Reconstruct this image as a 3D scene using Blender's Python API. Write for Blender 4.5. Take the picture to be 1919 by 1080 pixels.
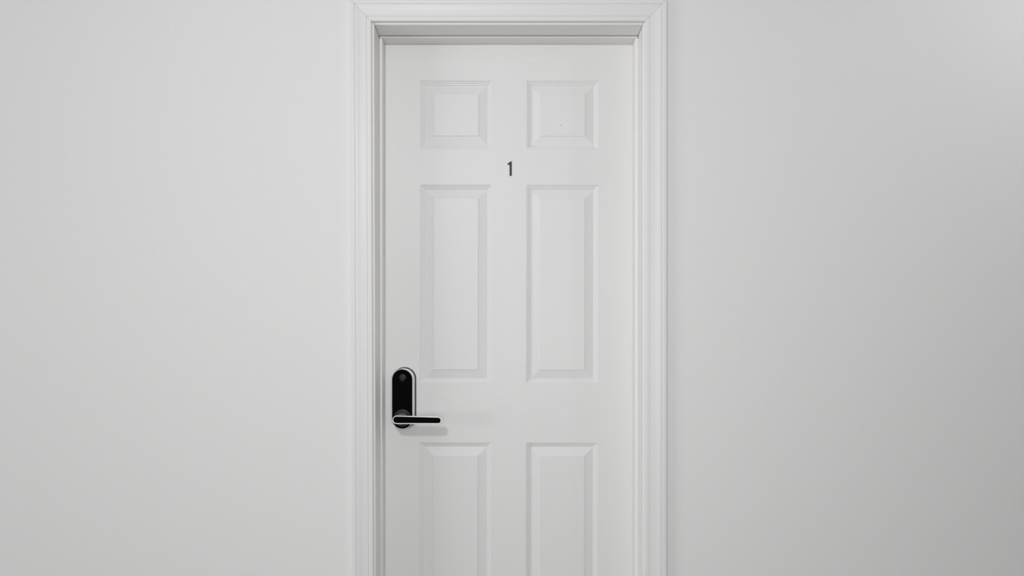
import bpy, bmesh, math
from mathutils import Matrix, Vector

# ---------------------------------------------------------------- reset
for o in list(bpy.data.objects):
    bpy.data.objects.remove(o, do_unlink=True)
scene = bpy.context.scene
COL = scene.collection

# ---------------------------------------------------------------- camera
# metres; the wall's front face is the plane y = 0, the room is on the -y side, floor z = 0
F = 1074.0                       # focal length in pixels of the 1919-wide frame
CX, CY = 961.0, 635.0            # vanishing point of the lines that run into the wall
CAM_Y, CAM_Z = -1.560, 1.180
cam_data = bpy.data.cameras.new('camera')
cam = bpy.data.objects.new('camera', cam_data)
COL.objects.link(cam)
cam.location = (0, CAM_Y, CAM_Z)
cam.rotation_euler = (math.pi / 2, 0, 0)
cam_data.sensor_fit = 'HORIZONTAL'
cam_data.sensor_width = 36.0
cam_data.lens = 36.0 * F / 1919.0
cam_data.shift_x = -(CX - 959.5) / 1919.0
cam_data.shift_y = (CY - 540.0) / 1919.0
cam_data.clip_start = 0.02
scene.camera = cam

# ---------------------------------------------------------------- light
W_STRENGTH = 0.27
world = bpy.data.worlds.new('world')
scene.world = world
world.use_nodes = True
world.node_tree.nodes['Background'].inputs[0].default_value = (1, 1, 1, 1)
world.node_tree.nodes['Background'].inputs[1].default_value = W_STRENGTH


def area(name, loc, target, size, power, color=(1, 1, 1), shape='DISK', size_y=None):
    d = bpy.data.lights.new(name, 'AREA')
    d.shape = shape
    d.size = size
    if size_y:
        d.size_y = size_y
    d.energy = power
    d.color = color
    o = bpy.data.objects.new(name, d)
    COL.objects.link(o)
    o.location = loc
    o.rotation_euler = (Vector(target) - Vector(loc)).to_track_quat('-Z', 'Y').to_euler()
    return o


CEIL_Z = 2.46
area('ceiling_lamp', (-0.46, -2.05, 2.20), (-0.3, 0, 1.0), 0.15, 12.0)
area('window_light', (-6.0, -2.6, 1.2), (-0.6, 0, 1.2), 2.0, 94.0, (1, 1, 1), 'RECTANGLE', 1.6)
area('fill_light', (0.08, -2.1, 1.18), (0.08, 0, 1.18), 0.9, 9.6, (1, 1, 1), 'RECTANGLE', 0.8)  # fill added behind the camera, not a lamp of the room
area('downlight', (1.75, -0.75, 2.42), (1.6, 0, 1.9), 0.12, 2.8)

scene.view_settings.view_transform = 'Standard'
scene.view_settings.look = 'None'
scene.view_settings.gamma = 1.0
scene.view_settings.use_curve_mapping = False
scene.view_settings.exposure = 0.02


# ---------------------------------------------------------------- materials
def material(name, color, rough=0.5, metallic=0.0, ior=1.45):
    m = bpy.data.materials.new(name)
    m.use_nodes = True
    b = m.node_tree.nodes['Principled BSDF']
    b.inputs['Base Color'].default_value = (*color, 1)
    b.inputs['Roughness'].default_value = rough
    b.inputs['Metallic'].default_value = metallic
    b.inputs['IOR'].default_value = ior
    return m


def add_bump(m, scale, stretch=(1, 1, 1), dist=0.0005, strength=0.3, detail=3.0, distortion=0.0, tint=0.0):
    """noise relief in object space; tint adds a very faint colour grain of the paint itself"""
    nt = m.node_tree
    n, l = nt.nodes, nt.links
    b = n['Principled BSDF']
    tc = n.new('ShaderNodeTexCoord')
    mp = n.new('ShaderNodeMapping')
    mp.inputs['Scale'].default_value = stretch
    no = n.new('ShaderNodeTexNoise')
    no.inputs['Scale'].default_value = scale
    no.inputs['Detail'].default_value = detail
    no.inputs['Distortion'].default_value = distortion
    bu = n.new('ShaderNodeBump')
    bu.inputs['Strength'].default_value = strength
    bu.inputs['Distance'].default_value = dist
    l.new(tc.outputs['Object'], mp.inputs['Vector'])
    l.new(mp.outputs['Vector'], no.inputs['Vector'])
    l.new(no.outputs['Fac'], bu.inputs['Height'])
    l.new(bu.outputs['Normal'], b.inputs['Normal'])
    if tint:
        base = b.inputs['Base Color'].default_value[:3]
        r = n.new('ShaderNodeMapRange')
        r.inputs['From Min'].default_value = 0.3
        r.inputs['From Max'].default_value = 0.7
        r.inputs['To Min'].default_value = 1 - tint
        r.inputs['To Max'].default_value = 1 + tint
        hs = n.new('ShaderNodeHueSaturation')
        hs.inputs['Color'].default_value = (*base, 1)
        l.new(no.outputs['Fac'], r.inputs['Value'])
        l.new(r.outputs['Result'], hs.inputs['Value'])
        l.new(hs.outputs['Color'], b.inputs['Base Color'])
    return m


M_WALL = add_bump(material('wall_paint', (0.80, 0.80, 0.80), 0.75), 330, dist=0.0005, strength=0.5, detail=2, tint=0.018)
M_CEIL = add_bump(material('ceiling_paint', (0.70, 0.70, 0.70), 0.85), 250, dist=0.0005, strength=0.3)
M_TRIM = add_bump(material('trim_paint', (0.795, 0.795, 0.795), 0.42), 60, stretch=(1, 1, 0.25), dist=0.0003, strength=0.15)
M_JAMB = add_bump(material('jamb_paint', (0.83, 0.82, 0.808), 0.45), 60, stretch=(1, 1, 0.2), dist=0.0003, strength=0.2)
M_RAIL = add_bump(material('door_paint_rail_grain', (0.795, 0.795, 0.795), 0.45), 42, stretch=(0.28, 1, 9), dist=0.0006, strength=0.38, distortion=0.4, tint=0.012)
M_STILE = add_bump(material('door_paint_stile_grain', (0.795, 0.795, 0.795), 0.45), 42, stretch=(9, 1, 0.28), dist=0.0006, strength=0.24, distortion=0.4, tint=0.008)
M_PANEL = material('door_paint_panel_grain', (0.795, 0.795, 0.795), 0.45)


def cathedral(m):
    """embossed grain of long arches about the middle of each panel, over a fine straight grain"""
    nt = m.node_tree
    n, l = nt.nodes, nt.links
    tc = n.new('ShaderNodeTexCoord')
    mp = n.new('ShaderNodeMapping')
    mp.inputs['Location'].default_value = (-0.5, 0, -0.16)
    mp.inputs['Scale'].default_value = (1, 0, 0.32)
    wv = n.new('ShaderNodeTexWave')
    wv.wave_type = 'RINGS'
    wv.rings_direction = 'Y'
    wv.inputs['Scale'].default_value = 9.0
    wv.inputs['Distortion'].default_value = 5.0
    wv.inputs['Detail'].default_value = 2.0
    wv.inputs['Detail Scale'].default_value = 1.6
    mp2 = n.new('ShaderNodeMapping')
    mp2.inputs['Scale'].default_value = (8, 1, 0.5)
    no = n.new('ShaderNodeTexNoise')
    no.inputs['Scale'].default_value = 40
    no.inputs['Detail'].default_value = 3
    mx = n.new('ShaderNodeMix')
    mx.inputs[0].default_value = 0.5
    bu = n.new('ShaderNodeBump')
    bu.inputs['Strength'].default_value = 0.30
    bu.inputs['Distance'].default_value = 0.0006
    l.new(tc.outputs['Generated'], mp.inputs['Vector'])
    l.new(mp.outputs['Vector'], wv.inputs['Vector'])
    l.new(tc.outputs['Object'], mp2.inputs['Vector'])
    l.new(mp2.outputs['Vector'], no.inputs['Vector'])
    l.new(wv.outputs['Fac'], mx.inputs[2])
    l.new(no.outputs['Fac'], mx.inputs[3])
    l.new(mx.outputs[0], bu.inputs['Height'])
    l.new(bu.outputs['Normal'], n['Principled BSDF'].inputs['Normal'])


cathedral(M_PANEL)
M_FLOOR = add_bump(material('floor_boards', (0.43, 0.425, 0.41), 0.5), 20, stretch=(1, 8, 1), dist=0.0004, strength=0.2, tint=0.15)
M_GASKET = material('black_rubber', (0.010, 0.010, 0.011), 0.55)
M_SILVER = add_bump(material('satin_silver', (0.88, 0.865, 0.86), 0.34, 0.75), 300, stretch=(1, 1, 8), dist=0.0001, strength=0.08)
M_GLASS = material('black_glass', (0.0030, 0.0030, 0.0028), 0.06, ior=1.12)
M_HUB = material('gunmetal', (0.20, 0.20, 0.245), 0.45, 0.3)
M_HUB_REFL = material('hub_reflection_tone', (0.030, 0.030, 0.038), 0.35, 0.2)  # dark tone of the hub mirrored in the glass, given as colour
M_RING = material('sensor_ring', (0.055, 0.058, 0.06), 0.35, 0.3)
M_PAD = material('sensor_pad', (0.012, 0.012, 0.013), 0.35)
M_DIGIT = material('numeral_vinyl', (0.036, 0.026, 0.026), 0.55)
for m_ in (M_GASKET, M_GLASS, M_HUB, M_HUB_REFL, M_RING, M_PAD, M_DIGIT):
    add_bump(m_, 500, dist=0.00005, strength=0.05)


# ---------------------------------------------------------------- helpers
def make(name, bm, mats, parent=None, loc=None):
    bmesh.ops.recalc_face_normals(bm, faces=bm.faces)
    me = bpy.data.meshes.new(name)
    bm.to_mesh(me)
    bm.free()
    for m in (mats if isinstance(mats, (list, tuple)) else [mats]):
        me.materials.append(m)
    o = bpy.data.objects.new(name, me)
    COL.objects.link(o)
    if loc is not None:
        o.location = loc
    if parent is not None:
        o.parent = parent
    return o


def empty(name, loc=(0, 0, 0)):
    o = bpy.data.objects.new(name, None)
    o.empty_display_size = 0.05
    COL.objects.link(o)
    o.location = loc
    return o


def tag(o, label, cat=None, kind=None):
    o['label'] = label
    if cat:
        o['category'] = cat
    if kind:
        o['kind'] = kind
    return o


def box(bm, x0, x1, y0, y1, z0, z1, bevel=0.0, seg=2, mat=0):
    vs = [bm.verts.new((x, y, z)) for x in (x0, x1) for y in (y0, y1) for z in (z0, z1)]
    q = [(0, 1, 3, 2), (4, 6, 7, 5), (0, 4, 5, 1), (2, 3, 7, 6), (0, 2, 6, 4), (1, 5, 7, 3)]
    fs = [bm.faces.new([vs[i] for i in f]) for f in q]
    for f in fs:
        f.material_index = mat
    if bevel:
        bmesh.ops.bevel(bm, geom=list({e for f in fs for e in f.edges}), offset=bevel, segments=seg,
                        profile=0.5, affect='EDGES')


def loft(bm, rings, cap_first=True, cap_last=True, smooth=True):
    """closed loops of equal length joined by quads"""
    R = [[bm.verts.new(p) for p in ring] for ring in rings]
    n = len(R[0])
    for a, b in zip(R[:-1], R[1:]):
        for i in range(n):
            f = bm.faces.new((a[i], a[(i + 1) % n], b[(i + 1) % n], b[i]))
            f.smooth = smooth
    if cap_first:
        bm.faces.new(R[0])
    if cap_last:
        bm.faces.new(R[-1])


# ---------------------------------------------------------------- measured positions
# (x of the opening, heights relative to the camera height turned absolute)
def Z(rel):
    return CAM_Z + rel


JL, JR, JT = -0.3773, 0.3540, Z(0.8550)      # inner faces of the jambs
SL, SR, ST = -0.3680, 0.3450, Z(0.8490)      # inner faces of the stops
Y_STOP, Y_DOOR = 0.0555, 0.0910              # front faces of stop and door leaf
CL, CR, CT = -0.3832, 0.3588, Z(0.8602)      # inner edges of the casing
WALL_T = 0.125

# ---------------------------------------------------------------- room shell
bm = bmesh.new()
X0, X1 = -3.2, 3.2
xs = [X0, JL - 0.018, JR + 0.018, X1]
zs = [0.0, JT + 0.018, CEIL_Z]
for i in range(3):
    for j in range(2):
        if i == 1 and j == 0:
            continue
        for y in (0.0, WALL_T):
            bm.faces.new([bm.verts.new(p) for p in ((xs[i], y, zs[j]), (xs[i + 1], y, zs[j]),
                                                    (xs[i + 1], y, zs[j + 1]), (xs[i], y, zs[j + 1]))])
bmesh.ops.remove_doubles(bm, verts=bm.verts, dist=1e-6)
be = [e for e in bm.edges if len(e.link_faces) == 1]
# close the wall's thickness along its outline and round the opening
front = [e for e in be if all(abs(v.co.y) < 1e-6 for v in e.verts)]
for e in front:
    a, b = e.verts
    c = [v for v in bm.verts if (v.co - Vector((a.co.x, WALL_T, a.co.z))).length < 1e-6][0]
    d = [v for v in bm.verts if (v.co - Vector((b.co.x, WALL_T, b.co.z))).length < 1e-6][0]
    bm.faces.new((a, b, d, c))
wall = tag(make('wall_back', bm, M_WALL), 'smooth matte white plastered wall around the door', 'wall', 'structure')

bm = bmesh.new()
box(bm, X0, X1, -4.2, 0.35, -0.10, 0.0)
tag(make('floor', bm, M_FLOOR), 'dull grey brown floor below the picture', 'floor', 'structure')
bm = bmesh.new()
box(bm, X0, X1, -4.2, WALL_T, CEIL_Z, CEIL_Z + 0.10)
tag(make('ceiling', bm, M_CEIL), 'plain white ceiling above the picture', 'ceiling', 'structure')

# ---------------------------------------------------------------- jambs and stops
LEAN_FROM = 0.50


def lean(bm, k, ztop):
    for v in bm.verts:
        v.co.x += k * (ztop - max(v.co.z, LEAN_FROM))


def cuts(bm, zlist):
    for z in zlist:
        bmesh.ops.bisect_plane(bm, geom=bm.verts[:] + bm.edges[:] + bm.faces[:], plane_co=(0, 0, z), plane_no=(0, 0, 1))


frame = tag(empty('trim_2', ((JL + JR) / 2, 0, 0)), 'white painted jamb and stop lining the recessed doorway', 'door frame', 'structure')
FX = frame.location.x


def framed(name, bm, mat, parent):
    o = make(name, bm, mat, parent)
    o.matrix_parent_inverse = Matrix.Translation(-parent.location)
    return o


G = 0.0007
bm = bmesh.new()
box(bm, JL - 0.018, JL, 0.0, WALL_T + 0.005, 0.0, JT + 0.018, 0.0016)
cuts(bm, [LEAN_FROM])
lean(bm, 0.0030, JT)
framed('side_jamb', bm, M_JAMB, frame)
bm = bmesh.new()
box(bm, JR, JR + 0.018, 0.0, WALL_T + 0.005, 0.0, JT + 0.018, 0.0016)
framed('side_jamb', bm, M_JAMB, frame)
bm = bmesh.new()
box(bm, JL + G, JR - G, 0.0, WALL_T + 0.005, JT, JT + 0.018, 0.0016)
framed('head_jamb', bm, M_JAMB, frame)
Y_STOP_B = Y_DOOR - 0.0004
bm = bmesh.new()
box(bm, JL - 0.0005, SL, Y_STOP, Y_STOP_B, 0.0, ST - 0.0006, 0.0022, 3)
framed('side_stop', bm, M_JAMB, frame)
bm = bmesh.new()
box(bm, SR, JR + 0.0005, Y_STOP, Y_STOP_B, 0.0, ST - 0.0006, 0.0022, 3)
framed('side_stop', bm, M_JAMB, frame)
bm = bmesh.new()
box(bm, JL + 0.0012, JR - 0.0012, Y_STOP, Y_STOP_B, ST, JT - 0.0013, 0.0016, 3)
framed('head_stop', bm, M_JAMB, frame)

# ---------------------------------------------------------------- casing
# profile: (distance from the inner edge outward, thickness in front of the wall), millimetres
PROFILE = [(0, 0.0), (0, 7.5), (0.35, 8.8), (1.2, 9.7), (3.0, 10.2), (9.5, 10.3), (11.9, 10.2), (12.3, 9.0),
           (12.8, 9.0), (13.2, 10.4), (15.5, 10.7), (20, 10.9), (25, 11.4), (30, 12.2), (35, 13.4), (38.5, 14.1),
           (41.5, 14.5), (43.0, 14.4), (43.4, 13.0), (43.9, 13.0), (44.4, 14.3), (46, 14.9), (49, 15.2), (54, 15.1), (56.6, 14.6), (57.7, 13.4), (58, 11.5), (58, 0.0)]
PROFILE = [(a / 1000, b / 1000) for a, b in PROFILE]
casing = tag(empty('trim_1', ((CL + CR) / 2, 0, 0)), 'white moulded casing with mitred corners framing the door', 'door casing', 'structure')
MG = 0.00045


def strip(rings):
    bm = bmesh.new()
    R = [[bm.verts.new(p) for p in r] for r in rings]
    n = len(R[0])
    for a, b in zip(R[:-1], R[1:]):
        for i in range(n - 1):
            bm.faces.new((a[i], a[i + 1], b[i + 1], b[i]))
        bm.faces.new((a[n - 1], a[0], b[0], b[n - 1]))
    bm.faces.new(R[0])
    bm.faces.new(R[-1])
    return bm


def side_casing(edge, sgn, k):
    rings = []
    for z in (0.0, LEAN_FROM, None):
        rings.append([(edge + sgn * w, -t, (CT + w - MG) if z is None else z) for w, t in PROFILE])
    bm = strip(rings)
    if k:
        lean(bm, k, CT)
    return framed('side_casing', bm, M_TRIM, casing)


side_casing(CL, -1, 0.0038)
side_casing(CR, 1, -0.0006)
bm = strip([[(CL - w, -t, CT + w) for w, t in PROFILE], [(CR + w, -t, CT + w) for w, t in PROFILE]])
framed('head_casing', bm, M_TRIM, casing)

# ---------------------------------------------------------------- door leaf
S = (Y_DOOR - CAM_Y) / F                     # metres per pixel on the door's face
PIV = Vector(((953.5 - CX) * S, Y_DOOR, CAM_Z))
door = tag(empty('door_1', (PIV.x, Y_DOOR, 0.0)), 'white six panel door with embossed wood grain, closed in its frame', 'door', 'structure')
ROT = -0.0020


def seat(o):                                 # rotate a finished piece of the leaf about the leaf's middle
    o.parent = door
    o.matrix_parent_inverse = Matrix.Translation(-door.location)
    return o


ROTM = Matrix.Translation(PIV) @ Matrix.Rotation(-ROT, 4, 'Y') @ Matrix.Translation(-PIV)


def sag(bm):
    bmesh.ops.transform(bm, matrix=ROTM, verts=bm.verts)


def undo(px, py):
    v = ROTM.inverted() @ Vector(((px - CX) * S, Y_DOOR, CAM_Z - (py - CY) * S))
    return v.x, v.z


# outer edges of the six panels, in the door's own frame
a0, _ = undo(787.6, 520)
a1, _ = undo(921.0, 520)
b0, _ = undo(986.6, 520)
b1, _ = undo(1120.8, 520)
rows = []
for t, b in ((151.4, 279.6), (346.8, 718.4), (830.0, None)):
    zt = undo(953.5, t)[1]
    zb = undo(953.5, b)[1] if b else 0.235
    rows.append((zb, zt))
LX0, LX1 = SL - 0.0022, SR + 0.0040
LZ0, LZ1 = 0.008, JT - 0.003
THICK = 0.035
gx = [LX0, a0, a1, b0, b1, LX1]
gz = [LZ0, rows[2][0], rows[2][1], rows[1][0], rows[1][1], rows[0][0], rows[0][1], LZ1]
bm = bmesh.new()
for i in range(5):
    for j in range(7):
        if i in (1, 3) and j in (1, 3, 5):
            continue
        f = bm.faces.new([bm.verts.new(p) for p in ((gx[i], Y_DOOR, gz[j]), (gx[i + 1], Y_DOOR, gz[j]),
                                                    (gx[i + 1], Y_DOOR, gz[j + 1]), (gx[i], Y_DOOR, gz[j + 1]))])
        # outer stiles run full height, rails run between them, the middle stile between the rails
        f.material_index = 1 if (i in (0, 4) or (i == 2 and j in (1, 3, 5))) else 0
bmesh.ops.remove_doubles(bm, verts=bm.verts, dist=1e-6)
yb = Y_DOOR + THICK
bk = [bm.verts.new(p) for p in ((LX0, yb, LZ0), (LX1, yb, LZ0), (LX1, yb, LZ1), (LX0, yb, LZ1))]
f = bm.faces.new(bk)
for pred, key, p, q in ((lambda v: abs(v.co.x - LX0) < 1e-6, lambda v: v.co.z, bk[3], bk[0]),
                        (lambda v: abs(v.co.x - LX1) < 1e-6, lambda v: v.co.z, bk[2], bk[1]),
                        (lambda v: abs(v.co.z - LZ0) < 1e-6, lambda v: v.co.x, bk[1], bk[0]),
                        (lambda v: abs(v.co.z - LZ1) < 1e-6, lambda v: v.co.x, bk[2], bk[3])):
    line = sorted([v for v in bm.verts if abs(v.co.y - Y_DOOR) < 1e-6 and pred(v)], key=key)
    bm.faces.new(line + [p, q])
sag(bm)
leaf = seat(make('door_leaf', bm, [M_RAIL, M_STILE]))

# section of the moulding, from the panel's outer edge inward: (inset, depth behind the face), millimetres
MOULD = [(0, 0), (0.5, 0.25), (1.5, 1.9), (2.1, 2.2), (4.3, 2.5), (4.9, 2.7), (5.9, 4.1), (6.5, 4.4), (8.9, 4.8), (9.5, 5.0),
         (10.5, 6.3), (11.3, 6.7), (13.2, 7.0), (14.6, 6.6), (37.2, 2.3), (37.7, 1.9), (38.5, 1.0), (39.2, 0.8)]
MOULD = [(a / 1000, b * 1.22 / 1000) for a, b in MOULD]
for zb, zt in rows:
    for x0, x1 in ((a0, a1), (b0, b1)):
        bm = bmesh.new()
        R = []
        for d, dep in MOULD:
            y = Y_DOOR + dep
            R.append([bm.verts.new(p) for p in ((x0 + d, y, zb + d), (x1 - d, y, zb + d), (x1 - d, y, zt - d), (x0 + d, y, zt - d))])
        for p, q in zip(R[:-1], R[1:]):
            for i in range(4):
                bm.faces.new((p[i], p[(i + 1) % 4], q[(i + 1) % 4], q[i]))
        bm.faces.new(R[-1])
        sag(bm)
        o = make('raised_panel', bm, M_PANEL)
        o.parent = leaf
        o.matrix_parent_inverse = (Matrix.Translation(door.location) @ leaf.matrix_parent_inverse).inverted()

# ---------------------------------------------------------------- little chips in the paint
M_SPECK = add_bump(material('bare_chip', (0.20, 0.195, 0.185), 0.8), 800, dist=0.00005, strength=0.1)


def speck(px, py, y_face, r, parent, world_parent):
    k = (y_face - CAM_Y) / F
    cx, cz = (px - CX) * k, CAM_Z - (py - CY) * k
    rr = [r * (1 + 0.25 * math.sin(2.3 * i + px)) for i in range(9)]
    bm = bmesh.new()
    loft(bm, [[(cx + rr[i] * f * math.cos(2 * math.pi * i / 9), y_face - d, cz + rr[i] * f * math.sin(2 * math.pi * i / 9)) for i in range(9)]
              for f, d in ((1.0, -0.0002), (1.0, 0.00015), (0.6, 0.0003))])
    o = make('paint_chip', bm, M_SPECK)
    o.parent = parent
    o.matrix_parent_inverse = world_parent.inverted()


LEAF_W = Matrix.Translation(door.location) @ leaf.matrix_parent_inverse
speck(1050.8, 235.0, Y_DOOR + 0.0010, 0.0011, leaf, LEAF_W)
speck(995.0, 830.8, Y_DOOR, 0.0012, leaf, LEAF_W)
speck(711.5, 684.5, Y_STOP, 0.0013, frame, Matrix.Translation(frame.location))

# ---------------------------------------------------------------- numeral
def on(px, py, d):                           # a point d metres in front of the door's face
    k = (Y_DOOR - d - CAM_Y) / F
    return Vector(((px - CX) * k, Y_DOOR - d, CAM_Z - (py - CY) * k))


digit_px = [(956.3, 302.9), (959.0, 302.9), (959.0, 329.8), (955.0, 329.8), (955.0, 309.0), (951.2, 309.0), (951.2, 306.8), (953.7, 305.3)]
base = on(957, 329.8, 0.0)
bm = bmesh.new()
ring = [on(x, y, 0.0) - base for x, y in digit_px]
loft(bm, [[(p.x, -0.00005, p.z) for p in ring], [(p.x, -0.0007, p.z) for p in ring]], smooth=False)
tag(make('door_number', bm, M_DIGIT, loc=base), 'small black numeral 1 stuck between the upper panels of the white door', 'number')

# ---------------------------------------------------------------- lock
def stadium(cx, z_low, z_high, r, y, n=28):
    """upright slot shape: half circles of radius r about the two centres"""
    pts = []
    for i in range(n + 1):
        a = math.pi * i / n
        pts.append((cx + r * math.cos(a), y, z_high + r * math.sin(a)))
    for i in range(n + 1):
        a = math.pi + math.pi * i / n
        pts.append((cx + r * math.cos(a), y, z_low + r * math.sin(a)))
    return pts


def bar(x0, z0, r0, x1, z1, r1, y, n=20):
    """lying slot shape, its two ends of radius r0 and r1"""
    pts = []
    for i in range(n + 1):
        a = math.pi / 2 + math.pi * i / n
        pts.append((x0 + r0 * math.cos(a), y, z0 + r0 * math.sin(a)))
    for i in range(n + 1):
        a = -math.pi / 2 + math.pi * i / n
        pts.append((x1 + r1 * math.cos(a), y, z1 + r1 * math.sin(a)))
    return pts


LCX = -0.3114
ZB, ZT = Z(-0.2583), Z(-0.0822)              # ends of the mounting plate
RB = 0.0330
zl, zh = ZB + RB, ZT - RB
lock = tag(empty('door_lock', (LCX, Y_DOOR, ZB)), 'black and silver electronic door lock with a straight lever handle', 'door lock')
L0 = Vector(lock.location)


def part(name, bm, mat, parent=lock):
    o = make(name, bm, mat)
    o.parent = parent
    o.matrix_parent_inverse = Matrix.Translation(-L0) if parent is lock else (Matrix.Translation(L0) @ parent.matrix_parent_inverse).inverted()
    return o


Y = lambda p: Y_DOOR - p
bm = bmesh.new()
loft(bm, [stadium(LCX, zl, zh, RB, Y(0.0002)), stadium(LCX, zl, zh, RB, Y(0.0022)), stadium(LCX, zl, zh, RB - 0.0006, Y(0.0030))])
part('mounting_plate', bm, M_GASKET)
bm = bmesh.new()
loft(bm, [stadium(LCX, zl, zh, 0.0306, Y(0.0030)), stadium(LCX, zl, zh, 0.0306, Y(0.010)), stadium(LCX, zl, zh, 0.0303, Y(0.0330)),
          stadium(LCX, zl, zh, 0.0300, Y(0.0344)), stadium(LCX, zl, zh, 0.0294, Y(0.0350)), stadium(LCX - 0.0004, zl, zh, 0.0288, Y(0.0350)),
          stadium(LCX - 0.0004, zl, zh, 0.0286, Y(0.0344))])
tag(part('housing', bm, M_SILVER), 'silver housing of the lock')
bm = bmesh.new()
loft(bm, [stadium(LCX - 0.0004, zl, zh, 0.0285, Y(0.0341)), stadium(LCX - 0.0004, zl, zh, 0.0285, Y(0.0348)), stadium(LCX - 0.0004, zl, zh, 0.0280, Y(0.0352))], smooth=False)
glass = tag(part('glass_face', bm, M_GLASS), 'glossy black glass front of the lock')


def circle(c, r, y, n=40):
    return [(c[0] + r * math.cos(2 * math.pi * i / n), y, c[1] + r * math.sin(2 * math.pi * i / n)) for i in range(n)]


sc = on(754.6, 707.6, 0.0352)
sc = (sc.x, sc.z)
bm = bmesh.new()
loft(bm, [circle(sc, 0.0090, Y(0.0350)), circle(sc, 0.0087, Y(0.0358)), circle(sc, 0.0076, Y(0.0359)), circle(sc, 0.0072, Y(0.0355))], cap_last=False)
tag(part('sensor_ring', bm, M_RING), 'dark grey ring of the fingerprint sensor')
bm = bmesh.new()
loft(bm, [circle(sc, 0.0073, Y(0.0350)), circle(sc, 0.0072, Y(0.03555)), circle(sc, 0.0040, Y(0.03545)), circle(sc, 0.0014, Y(0.0354))])
part('fingerprint_sensor', bm, M_PAD)
dc = on(753.6, 714.6, 0.0352)
bm = bmesh.new()
loft(bm, [circle((dc.x, dc.z), 0.0013, Y(0.0350), 16), circle((dc.x, dc.z), 0.0012, Y(0.0354), 16)])
part('status_light', bm, M_RING)

# lever on its spindle
PL = 0.0750                                   # how far the lever's front stands off the door
hub_c = (LCX, Z(-0.2240))
bm = bmesh.new()
loft(bm, [circle(hub_c, 0.0150, Y(0.0363)), circle(hub_c, 0.0150, Y(0.042)), circle(hub_c, 0.0146, Y(0.060)), circle(hub_c, 0.0112, Y(0.0655))])
tag(part('spindle_hub', bm, M_HUB), 'dark grey round hub behind the lever')
bm = bmesh.new()
loft(bm, [circle(hub_c, 0.0240, Y(0.0350)), circle(hub_c, 0.0240, Y(0.0358)), circle(hub_c, 0.0225, Y(0.0364)), circle(hub_c, 0.0205, Y(0.0364)), circle(hub_c, 0.0195, Y(0.0360)), circle(hub_c, 0.0140, Y(0.0360))], smooth=False)
part('hub_reflection', bm, M_HUB_REFL)  # added flat ring in place of the hub's reflection in the glass
e0 = on(743.1, 787.3, PL)
e1 = on(820.6, 788.4, PL)


def lever_ring(inset, p):
    return bar(e0.x, e0.z, 0.0116 - inset, e1.x, e1.z, 0.0102 - inset, Y(p))


bm = bmesh.new()
loft(bm, [lever_ring(0.0010, PL - 0.0105), lever_ring(0.0, PL - 0.0092), lever_ring(0.0, PL - 0.0012), lever_ring(0.0004, PL - 0.0003), lever_ring(0.0009, PL),
          lever_ring(0.0024, PL), lever_ring(0.0026, PL - 0.0005)])
lever = tag(part('lever', bm, M_SILVER), 'silver lever handle with rounded ends')
bm = bmesh.new()
loft(bm, [lever_ring(0.00265, PL - 0.0006), lever_ring(0.00265, PL - 0.0001), lever_ring(0.0030, PL + 0.0001)], smooth=False)
tag(part('lever_inlay', bm, M_GLASS, lever), 'glossy black inlay on the front of the lever')
